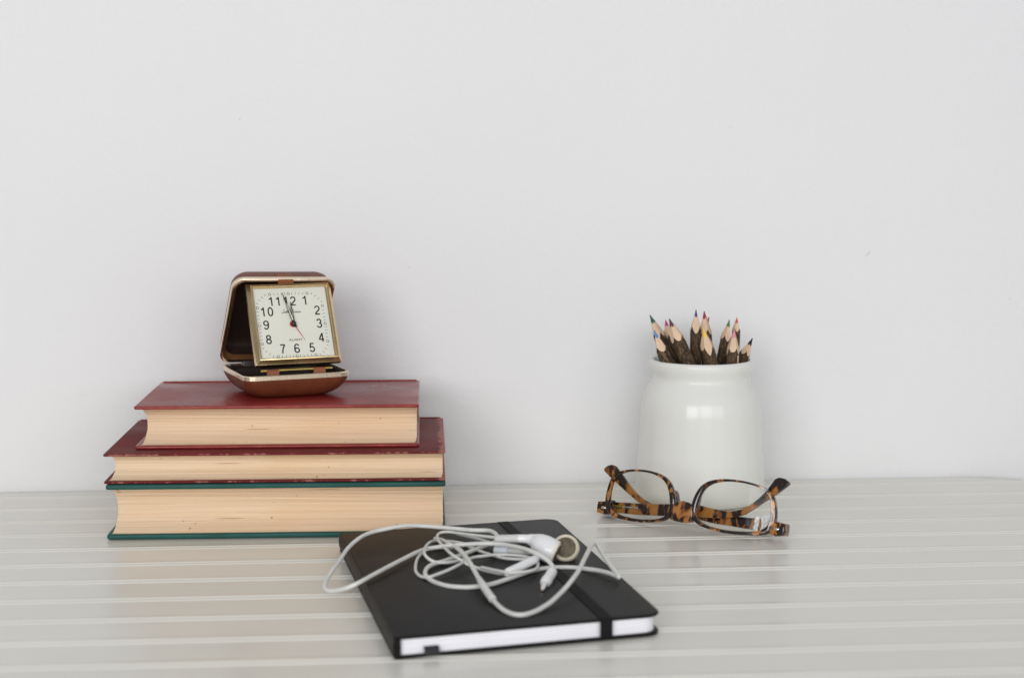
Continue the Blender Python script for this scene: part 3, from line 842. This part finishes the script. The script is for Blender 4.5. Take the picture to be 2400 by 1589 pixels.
jar = lathe('white_jar', prof, M['ceramic'], None, 112, None, 80)
jar.data.transform(Matrix.Diagonal((0.983, 0.983, 1, 1)))
jar.location = (JX, JY, 0.0004)
jar['label'] = 'glossy white ceramic jar holding twig pencils behind the eyeglasses'
jar['category'] = 'jar'

# ------------------------------------------------------------------ twig pencils
PLAB = {'dark_green': 'twig pencil with dark green lead, tallest of the left bunch leaning outward',
        'light_blue': 'twig pencil with bright light blue lead at the left side of the jar',
        'magenta': 'twig pencil with magenta lead peeking between dark green and burgundy ones',
        'burgundy': 'twig pencil with burgundy lead leaning left in front of the magenta one',
        'navy': 'twig pencil with navy blue lead, tallest in the jar',
        'crimson': 'twig pencil with dark crimson lead upright beside the navy one',
        'brick_red': 'twig pencil with rounded brick red lead mostly hidden behind the crimson one',
        'yellow': 'twig pencil with yellow lead and pale wood at the front of the jar',
        'green': 'twig pencil with light green lead behind the pink one',
        'orange_red': 'twig pencil with sharp orange red lead beside the light green one',
        'pink': 'twig pencil with pink lead and a bare strip down its bark',
        'black': 'twig pencil with black lead leaning right over the jar rim'}
def pencil(nm, tip, axis, rad, length, seed):
    rnd = random.Random(seed * 13 + 5)
    rad *= 0.00106
    L = length / 1000
    tip = Vector(tip) / 1000
    ax = -Vector(axis)                                      # up the pencil
    t = thing('twig_pencil', PLAB[nm], 'pencil', tip - ax * L, 0, 'twig colouring pencils in the jar')
    q = ax.to_track_quat('Z', 'Y')
    t.rotation_euler = q.to_euler()
    nf = rnd.choice((4, 5, 5))
    off = rnd.uniform(0, 6.28)
    na = nf * 8
    tan = rnd.uniform(0.245, 0.275)
    rl = rad * rnd.uniform(0.34, 0.42)
    depth = [rnd.uniform(0.84, 1.14) for _ in range(nf)]
    cols = []
    for i in range(na):
        a = 2 * PI * i / na
        k = int(i / 8)
        f = ((i % 8) / 8 - 0.5) * 2 * PI / nf               # angle from the facet's middle
        kk = math.cos(f) ** (1.25 if nf == 5 else 0.85)
        edge = abs(f) / (PI / nf)
        dd = depth[k] * (1 - edge) + (depth[k] + depth[(k + 1) % nf if f > 0 else (k - 1) % nf]) / 2 * edge
        cols.append((a + off, L - rad / tan * kk * dd, L - rl / tan * kk * (0.8 + 0.2 * dd)))
    nb = 26
    bv, bf, wv, wf, lv, lf = [], [], [], [], [], []
    sd = rnd.uniform(0, 100)
    bend = rnd.uniform(-1, 1) * 0.0012
    def rr(a, z):
        n = mnoise.noise(Vector((math.cos(a) * 1.5, math.sin(a) * 1.5, z * 110 + sd)))
        n2 = mnoise.noise(Vector((math.cos(a) * 5, math.sin(a) * 5, z * 500 + sd)))
        return rad * (1 + 0.075 * n + 0.05 * n2)
    for a, tb, tl in cols:
        for j in range(nb + 1):
            z = tb * j / nb
            r_ = rr(a, z)
            if j == nb:
                r_ = rad * 0.985
            bv.append((math.cos(a) * r_ + bend * math.sin(PI * z / L), math.sin(a) * r_, z))
        for j in range(5):
            s = j / 4
            z = tb + (tl - tb) * s
            r_ = rad * 0.965 + (rl - rad * 0.965) * s
            bd = bend * math.sin(PI * z / L)
            wv.append((math.cos(a) * r_ + bd, math.sin(a) * r_, z - (0.0002 if j == 0 else 0)))
        for j in range(4):
            s = j / 3
            z = tl + (L - tl) * s
            r_ = rl * (1.0, 0.70, 0.42, 0.18)[j]
            lv.append((math.cos(a) * r_ + bend * math.sin(PI * z / L), math.sin(a) * r_, z))
    for i in range(na):
        j = (i + 1) % na
        for (V, F, m) in ((bv, bf, nb + 1), (wv, wf, 5), (lv, lf, 4)):
            for k in range(m - 1):
                F.append((i * m + k, j * m + k, j * m + k + 1, i * m + k + 1))
    bf.append(tuple(i * (nb + 1) for i in range(na))[::-1])
    lf.append(tuple(i * 4 + 3 for i in range(na)))
    mesh('bark', bv, bf, M['bark'], t, 40)
    mesh('wood_cone', wv, wf, M['wood'], t, 25)
    mesh('lead', lv, lf, LEAD_M[nm], t, 30)
    return t, ax, rad, L
LEAD_M = {k: plain(k + '_lead', c, 0.5, 0, 0, 0.12, 900) for k, c in LEADS.items()}
for i, (nm, tip, ax, rad, L) in enumerate(PENCILS):
    t, a_, r_, L_ = pencil(nm, tip, ax, rad, L, i)
    if nm == 'pink':                                        # a sliver of bark peeled off its right side
        inv = t.rotation_euler.to_matrix().inverted()
        side = inv @ Vector((0.72, -0.69, 0))
        side.z = 0
        side.normalize()
        qd = Vector((-side.y, side.x, 0))
        st = []
        for z in (L_ - 0.0170, L_ - 0.022, L_ - 0.030, L_ - 0.040):
            c = side * (r_ * 1.03)
            st.append([c + qd * wd + side * hh + Vector((0, 0, z)) for wd, hh in ((-0.0007, -0.0006), (-0.0005, 0.0003), (0.0005, 0.0003), (0.0007, -0.0006))])
        loft('peeled_strip', st, M['wood'], t)

# ------------------------------------------------------------------ notebook
NB_LOC, NB_YAW = (-0.01405, 0.8718, 0.0004), 0.2199
nb = thing('black_notebook', 'black pocket notebook with elastic band and rounded corners under the earphones', 'notebook', NB_LOC, NB_YAW)
hw, hl, TH = 0.0667, 0.1074, 0.0107
rc = (0.0020, 0.0085, 0.0085, 0.0020)
prism('cover_board', rrect(-hw, -hl, hw, hl, rc, 8), 0.0, 0.0015, M['nb_cover'], nb, 0.0006, seg=3)
prism('cover_board', rrect(-hw, -hl, hw, hl, rc, 8), TH - 0.0015, TH, M['nb_cover'], nb, 0.0006, seg=3)
sp = []
for y in (-hl + 0.0003, hl - 0.0003):
    sp.append([(-hw + 0.0034, y, 0.0006)] + [(-hw + 0.0017 - 0.0021 * math.cos(a), y, TH / 2 + (TH / 2 - 0.0002) * math.sin(a)) for a in [(-0.5 + i / 10) * PI for i in range(11)]] + [(-hw + 0.0034, y, TH - 0.0006)])
loft('spine', sp, M['nb_cover'], nb, True, True, sharp=50)
# leaves: stacked thin layers
rnd = random.Random(4)
rings = []
nl_ = 26
for k in range(nl_ + 1):
    z = 0.00152 + (TH - 0.00304) * k / nl_
    e = 0.0022 + rnd.uniform(-1, 1) * 0.00010
    rings.append([(x, y, z) for x, y in rrect(-hw + 0.0022, -hl + e, hw - e, hl - e, (0.0016, 0.0075, 0.0075, 0.0016), 6)])
loft('page_block', rings, M['nb_pages'], nb, True, True, sharp=20)
# elastic band round both covers
xe0, xe1 = 0.0322, 0.0384
h0, h1 = -0.0003, TH + 0.0004
yl = hl + 0.0004
path = [(-yl, h0 + 0.002), (-yl, h1 - 0.0012), (-yl + 0.0006, h1 - 0.0003), (-yl + 0.002, h1), (0, h1), (yl - 0.002, h1), (yl - 0.0006, h1 - 0.0003), (yl, h1 - 0.0012), (yl, h0 + 0.0012), (yl - 0.002, h0), (0, h0), (-yl + 0.002, h0)]
inn = [(y * 0.9965, (z - TH / 2) * 0.90 + TH / 2) for y, z in path]
skew = lambda y: -0.0022 * (y / hl)                         # runs a touch askew, as in the picture
ev, ef = [], []
n = len(path)
for x, src in ((xe0, path), (xe1, path), (xe1, inn), (xe0, inn)):
    ev += [(x + skew(y), y, z) for y, z in src]
for k in range(4):
    a, b = k * n, ((k + 1) % 4) * n
    for i in range(n):
        j = (i + 1) % n
        ef.append((a + i, a + j, b + j, b + i))
mesh('elastic_band', ev, ef, M['elastic'], nb, 40)
# ribbon end showing at the foot of the pages
rv = [[(x, y, z) for x, z in ((-0.0524, zz - 0.00015), (-0.0452, zz - 0.00015), (-0.0452, zz + 0.00015), (-0.0524, zz + 0.00015))] for y, zz in
      ((-hl + 0.010, 0.0046), (-hl + 0.0012, 0.0046), (-hl - 0.0004, 0.0042), (-hl - 0.0012, 0.0030), (-hl - 0.0013, 0.0010))]
loft('bookmark_ribbon', rv, M['ribbon'], nb, True, True)
# pressed mark near the fore corner: two shallow blind-stamped figures
ST2 = [[(0, 0), (1.0, 0.9), (0.2, 2.2)], [(1.6, 2.4), (1.5, 1.2), (2.3, 1.4), (2.8, 0.7), (2.3, 0.0), (1.5, 0.1)], [(1.6, 2.4), (2.9, 2.5)]]
vv, ff = ribbon(ST2, 0.00055, TH + 0.00006, lambda p: Vector((0.0545 + p.x * 0.0022, -0.0790 + p.y * 0.0042, 0)))
me_ = bpy.data.meshes.new('stamped_mark')
me_.from_pydata(vv, [], ff)
link('stamped_mark', me_, M['ribbon'], nb, None)

for o in nb.children:                                       # the soft block leans a little out of square
    o.data.transform(Matrix(((1, 0, 0, 0), (0.080, 1, 0, 0), (0, 0, 1, 0), (0, 0, 0, 1))))

# ------------------------------------------------------------------ earphones
ep = thing('earphones', 'white wired earphones in a loose tangle on the black notebook', 'earphones', (0.0, 0.88, 0.0106))
EO = Vector((0.0, 0.88, 0.0106))
E = lambda P: [Vector(p) / 1000 - EO for p in P]
for P, r_ in ((MAIN_A, 0.00118), (MAIN_B, 0.00120)):
    tube('cable', catmull(E(P), 7), r_, M['cable'], ep, 12)
for P in (THIN_A, THIN_B, THIN_C, THIN_D, THIN_E):
    tube('cable', catmull(E(P), 7), 0.00086, M['cable'], ep, 10)
# splitter sleeve on the long loop
P = catmull(E([(-17.29, 834.10, 16.6), (-14.47, 822.60, 15.2), (-11.07, 809.94, 13.8), (-9.6, 805.2, 13.3)]), 6)
n = len(P)
tube('splitter', P, [0.0013 + 0.00065 * min(1, 3.5 * min(i / n, 0.35)) for i in range(n)], M['cable'], ep, 14)
# inline microphone
P = catmull(E([(-3.0, 851.5, 14.4), (4.5, 861.5, 15.4), (13.4, 872.8, 17.0)]), 8)
n = len(P)
tube('microphone', P, [0.00235 if 0 < i < n - 1 else 0.0017 for i in range(n)], M['white_plastic'], ep, 16)
# jack plug: rubber boot, collar, metal pin
P = E([(21.8, 858.0, 14.9), (20.9, 852.5, 14.5), (19.4, 847.0, 13.6), (18.0, 842.0, 13.0)])
tube('plug_boot', catmull(P, 5), [0.0015 + 0.0013 * min(1, i / 5) for i in range(16)], M['white_plastic'], ep, 16)
P = E([(18.2, 842.6, 13.05), (17.2, 838.2, 12.8), (16.7, 836.2, 12.7)])
tube('plug_collar', P, [0.0030, 0.0029, 0.0020], M['white_plastic'], ep, 16)
P = E([(16.9, 836.6, 12.7), (16.2, 832.5, 12.4), (15.6, 828.5, 12.1), (15.3, 826.3, 12.0)])
tube('plug_pin', P, [0.00175, 0.00165, 0.0012, 0.0005], M['silver'], ep, 14)
# first bud: grey strain relief, stem swelling into the shell, disc turned away
b1 = E([(-9.3, 899.0, 21.5), (3.5, 898.0, 21.8)])
tube('strain_relief', [b1[0], b1[0].lerp(b1[1], 0.06), b1[1]], [0.0017, 0.0021, 0.0023], M['grey_rubber'], ep, 18)
P = catmull(E([(3.3, 898.0, 21.8), (8.0, 897.2, 21.75), (11.6, 896.2, 21.2), (14.6, 893.8, 20.2), (17.2, 890.9, 19.0), (19.6, 889.0, 17.8), (21.6, 888.2, 16.9), (23.0, 887.8, 16.3)]), 6)
n = len(P)
RB = [0.00225, 0.00240, 0.0036, 0.0055, 0.0067, 0.0071, 0.0070, 0.0064]
rad = []
for i in range(n):
    s = i / (n - 1) * (len(RB) - 1)
    k = min(int(s), len(RB) - 2)
    f = s - k
    rad.append(RB[k] + (RB[k + 1] - RB[k]) * f)
sh = tube('earbud_shell', P, rad, M['white_plastic'], ep, 28, 80)
dz = (P[-1] - P[-3]).normalized()
AX = dz.to_track_quat('Z', 'Y').to_matrix().to_4x4()
lathe('earbud_rim', [(0.0062, -0.0010), (0.0069, -0.0008), (0.0071, -0.0001), (0.0068, 0.0008), (0.0060, 0.0013), (0.0052, 0.0014)], M['cream_plastic'], ep, 40, Matrix.Translation(P[-1]) @ AX)
lathe('earbud_grille', [(0.0, 0.0021), (0.003, 0.0018), (0.0053, 0.0012)], M['grille'], ep, 32, Matrix.Translation(P[-1]) @ AX)
# second bud: grille towards the viewer
c2 = E([(29.4, 892.4, 17.9)])[0]
AX = Matrix.Translation(c2) @ Vector((-0.10, -0.86, 0.42)).to_track_quat('Z', 'Y').to_matrix().to_4x4()
lathe('earbud_rim', [(0.0066, -0.0042), (0.0073, -0.0034), (0.0076, -0.0016), (0.0074, 0.0004), (0.0069, 0.0013), (0.0062, 0.0016), (0.0057, 0.0012)], M['aged_plastic'], ep, 48, AX)
lathe('earbud_grille', [(0.0, 0.0024), (0.002, 0.0022), (0.004, 0.0017), (0.0058, 0.0010)], M['grille'], ep, 40, AX)
lathe('earbud_shell', [(0.0068, -0.0036), (0.0062, -0.0064), (0.0048, -0.0092), (0.0030, -0.0112), (0.0, -0.0120)], M['white_plastic'], ep, 40, AX)
P = E([(-9.98, 906.84, 12.9), (-2.37, 904.9, 13.0)])
tube('strain_relief', [P[0], P[0].lerp(P[1], .07), P[1]], [0.0018, 0.0025, 0.0025], M['blue_white'], ep, 16)
P = catmull(E([(-2.5, 904.9, 13.0), (3.0, 903.5, 12.9), (12.0, 902.8, 13.2), (21.0, 901.5, 14.2), (27.0, 901.5, 15.6)]), 5)
tube('earbud_stem', P, [0.0014 if i < 6 else 0.0021 for i in range(len(P))], M['grey_rubber'], ep, 14)

# ------------------------------------------------------------------ tortoiseshell eyeglasses, upside down, temples folded behind
yaw, bul, tau, roll, gx, gy = GPOSE
U = Vector((math.cos(yaw), -math.sin(yaw), 0))
F_ = Vector((-math.sin(yaw), -math.cos(yaw), 0))
V_ = Vector((0, 0, 1)) * math.cos(tau) - F_ * math.sin(tau)
N_ = F_ * math.cos(tau) + Vector((0, 0, 1)) * math.sin(tau)
U, V_ = U * math.cos(roll) + V_ * math.sin(roll), V_ * math.cos(roll) - U * math.sin(roll)
HW = 0.066
bulge = lambda u: bul * (1 - (u / HW) ** 2)
gl = thing('eyeglasses', 'tortoiseshell eyeglasses lying upside down with folded temples in front of the jar', 'eyeglasses')
low = []
def gv(u, v, n):
    p = U * u + V_ * v + N_ * n
    low.append(p.z)
    return p
rin, rout = mm(RIM_IN), mm(RIM_OUT)
TF = 0.0036                                                 # depth of the front
for sgn in (-1, 1):
    rings = []
    for f, dn in ((0.0, -TF * 0.86), (0.12, -TF), (0.88, -TF), (1.0, -TF * 0.86), (1.0, -TF * 0.14), (0.86, 0.0), (0.14, 0.0), (0.0, -TF * 0.14)):
        rings.append([gv(sgn * (a[0] + (b[0] - a[0]) * f), a[1] + (b[1] - a[1]) * f, bulge(a[0] + (b[0] - a[0]) * f) + dn) for a, b in zip(rin, rout)])
    rings.append(rings[0])
    loft('rim', rings, M['tortoise'], gl, False, False, sharp=50)
    # lens: a thin meniscus set in the rim
    cu, cv = sum(a[0] for a in rin) / len(rin), sum(a[1] for a in rin) / len(rin)
    vs, fs = [], []
    K, m = 5, len(rin)
    for side in (0, 1):
        for k in range(K + 1):
            for a in rin:
                s = k / K * 1.012
                u, v = cu + (a[0] - cu) * s, cv + (a[1] - cv) * s
                r2 = ((u - cu) ** 2 + (v - cv) ** 2)
                vs.append(gv(sgn * u, v, bulge(u) - 0.0012 - side * 0.0012 + 0.0010 * (1 - r2 / 0.0006)))
    for side in (0, 1):
        b0 = side * (K + 1) * m
        for k in range(K):
            for i in range(m):
                j = (i + 1) % m
                fs.append((b0 + k * m + i, b0 + k * m + j, b0 + (k + 1) * m + j, b0 + (k + 1) * m + i))
    mesh('lens', vs, fs, M['lens'], gl, 60)
def slab(name, poly, n0, n1, mat, parent, bev=0.0006, bend=None):
    """2-D outline in the plane of the front, given depth and softened edges"""
    bm = bmesh.new()
    lo = [bm.verts.new((x, y, 0)) for x, y in poly]
    hi = [bm.verts.new((x, y, 1)) for x, y in poly]
    n = len(poly)
    bm.faces.new(lo[::-1])
    bm.faces.new(hi)
    for i in range(n):
        bm.faces.new((lo[i], lo[(i + 1) % n], hi[(i + 1) % n], hi[i]))
    bmesh.ops.recalc_face_normals(bm, faces=bm.faces)
    for v in bm.verts:
        v.co.z = n0 if v.co.z < 0.5 else n1
    ed = [e for e in bm.edges if abs(e.verts[0].co.z - e.verts[1].co.z) < 1e-9]
    bmesh.ops.bevel(bm, geom=ed, offset=bev, segments=3, profile=0.5, affect='EDGES', clamp_overlap=True)
    for v in bm.verts:
        u, vv_, nn_ = v.co
        v.co = gv(u, vv_, nn_ + (bend(u) if bend else 0))
    me = bpy.data.meshes.new(name)
    bmesh.ops.triangulate(bm, faces=[f for f in bm.faces if len(f.verts) > 4])
    bm.to_mesh(me)
    bm.free()
    return link(name, me, mat, parent, 50)
slab('bridge', [(x / 1000, y / 1000) for x, y in ((-7.4, 4.2), (-4, 3.5), (0, 3.2), (4, 3.5), (7.4, 4.2), (7.6, 9), (7.2, 13.6), (4.5, 15.8), (0, 16.6), (-4.5, 15.8), (-7.2, 13.6), (-7.6, 9))], -0.0039, 0.0004, M['temple'], gl, 0.0010, bulge)
for sgn in (-1, 1):
    # nose pad: a flange behind the rim on the nose side
    pts = [(sgn * u / 1000, v / 1000) for u, v in ((6.2, 9.5), (5.9, 13), (6.1, 17), (6.9, 20.5), (8.2, 22.5), (8.6, 20), (8.0, 16), (7.8, 12))]
    slab('nose_pad', pts, -0.0085, -0.0030, M['tortoise'], gl, 0.0009, bulge)
    # end piece wrapping back to the hinge
    pts = [(sgn * u / 1000, v / 1000) for u, v in ((55.0, 3.0), (60.0, 2.2), (64.6, 3.2), (65.0, 6), (64.8, 10.2), (60.5, 10.6), (58.0, 11.4), (56.5, 12.0))]
    endp = slab('end_piece', pts, -0.0082, 0.0008, M['tortoise'], gl, 0.0007)
    rv = Matrix((( U.x, V_.x, N_.x, 0), (U.y, V_.y, N_.y, 0), (U.z, V_.z, N_.z, 0), (0, 0, 0, 1)))
    c = Matrix.Translation(gv(sgn * 0.0600, 0.0065, 0.0008)) @ rv @ Matrix.Diagonal((1.7, 0.85, 1, 1))
    lathe('rivet', [(0, 0.0006), (0.0006, 0.00055), (0.0010, 0.0003), (0.0011, -0.0003)], M['silver'], endp, 20, c)
tpa = slab('temple', [(u / 1000, v / 1000) for u, v in TEMPLE_A], -0.0085, -0.0052, M['temple'], gl, 0.0008)
tpb = slab('temple', [(u / 1000, v / 1000) for u, v in TEMPLE_B], -0.0142, -0.0108, M['temple'], gl, 0.0008)
tube('hinge', [gv(-0.0585, 0.0080, -0.0046), gv(-0.0490, 0.0082, -0.0046)], 0.0010, M['dark_gold'], tpa, 10)
tube('core_wire', [gv(-0.0490, 0.0085, -0.0050), gv(-0.0385, 0.0088, -0.0050)], 0.0006, M['silver'], tpa, 10)
tube('hinge', [gv(0.0570, 0.0075, -0.0098), gv(0.0490, 0.0078, -0.0104)], 0.0010, M['dark_gold'], tpb, 10)
# clear crinkled film still wrapped round the temple by its hinge
rnd = random.Random(21)
vs, fs = [], []
nu, nv = 9, 7
for j in range(nv + 1):
    for i in range(nu + 1):
        a, b = i / nu, j / nv
        u = 0.0412 + 0.0128 * a
        v = 0.0036 + (0.0086 + 0.0034 * a) * b
        n = -0.0084 + 0.0007 * rnd.uniform(-1, 1) + 0.0006 * math.sin(a * 9 + b * 4)
        vs.append(gv(u + 0.0003 * rnd.uniform(-1, 1), v, n))
for j in range(nv):
    for i in range(nu):
        if i == 2:
            continue
        a = j * (nu + 1) + i
        fs.append((a, a + 1, a + nu + 2, a + nu + 1))
me_ = bpy.data.meshes.new('clear_film')
me_.from_pydata([tuple(p) for p in vs], [], fs)
link('clear_film', me_, M['film'], tpb, None)
# set it down on the table: slide it along the sight line from the camera until it touches
C0 = Vector((gx, gy, 0))
ray = (C0 - Vector((0, 0, CAM_H)))
zmin = min(low)
tt = (zmin + C0.z - 0.0003) / -ray.z
gl.location = C0 + ray * tt
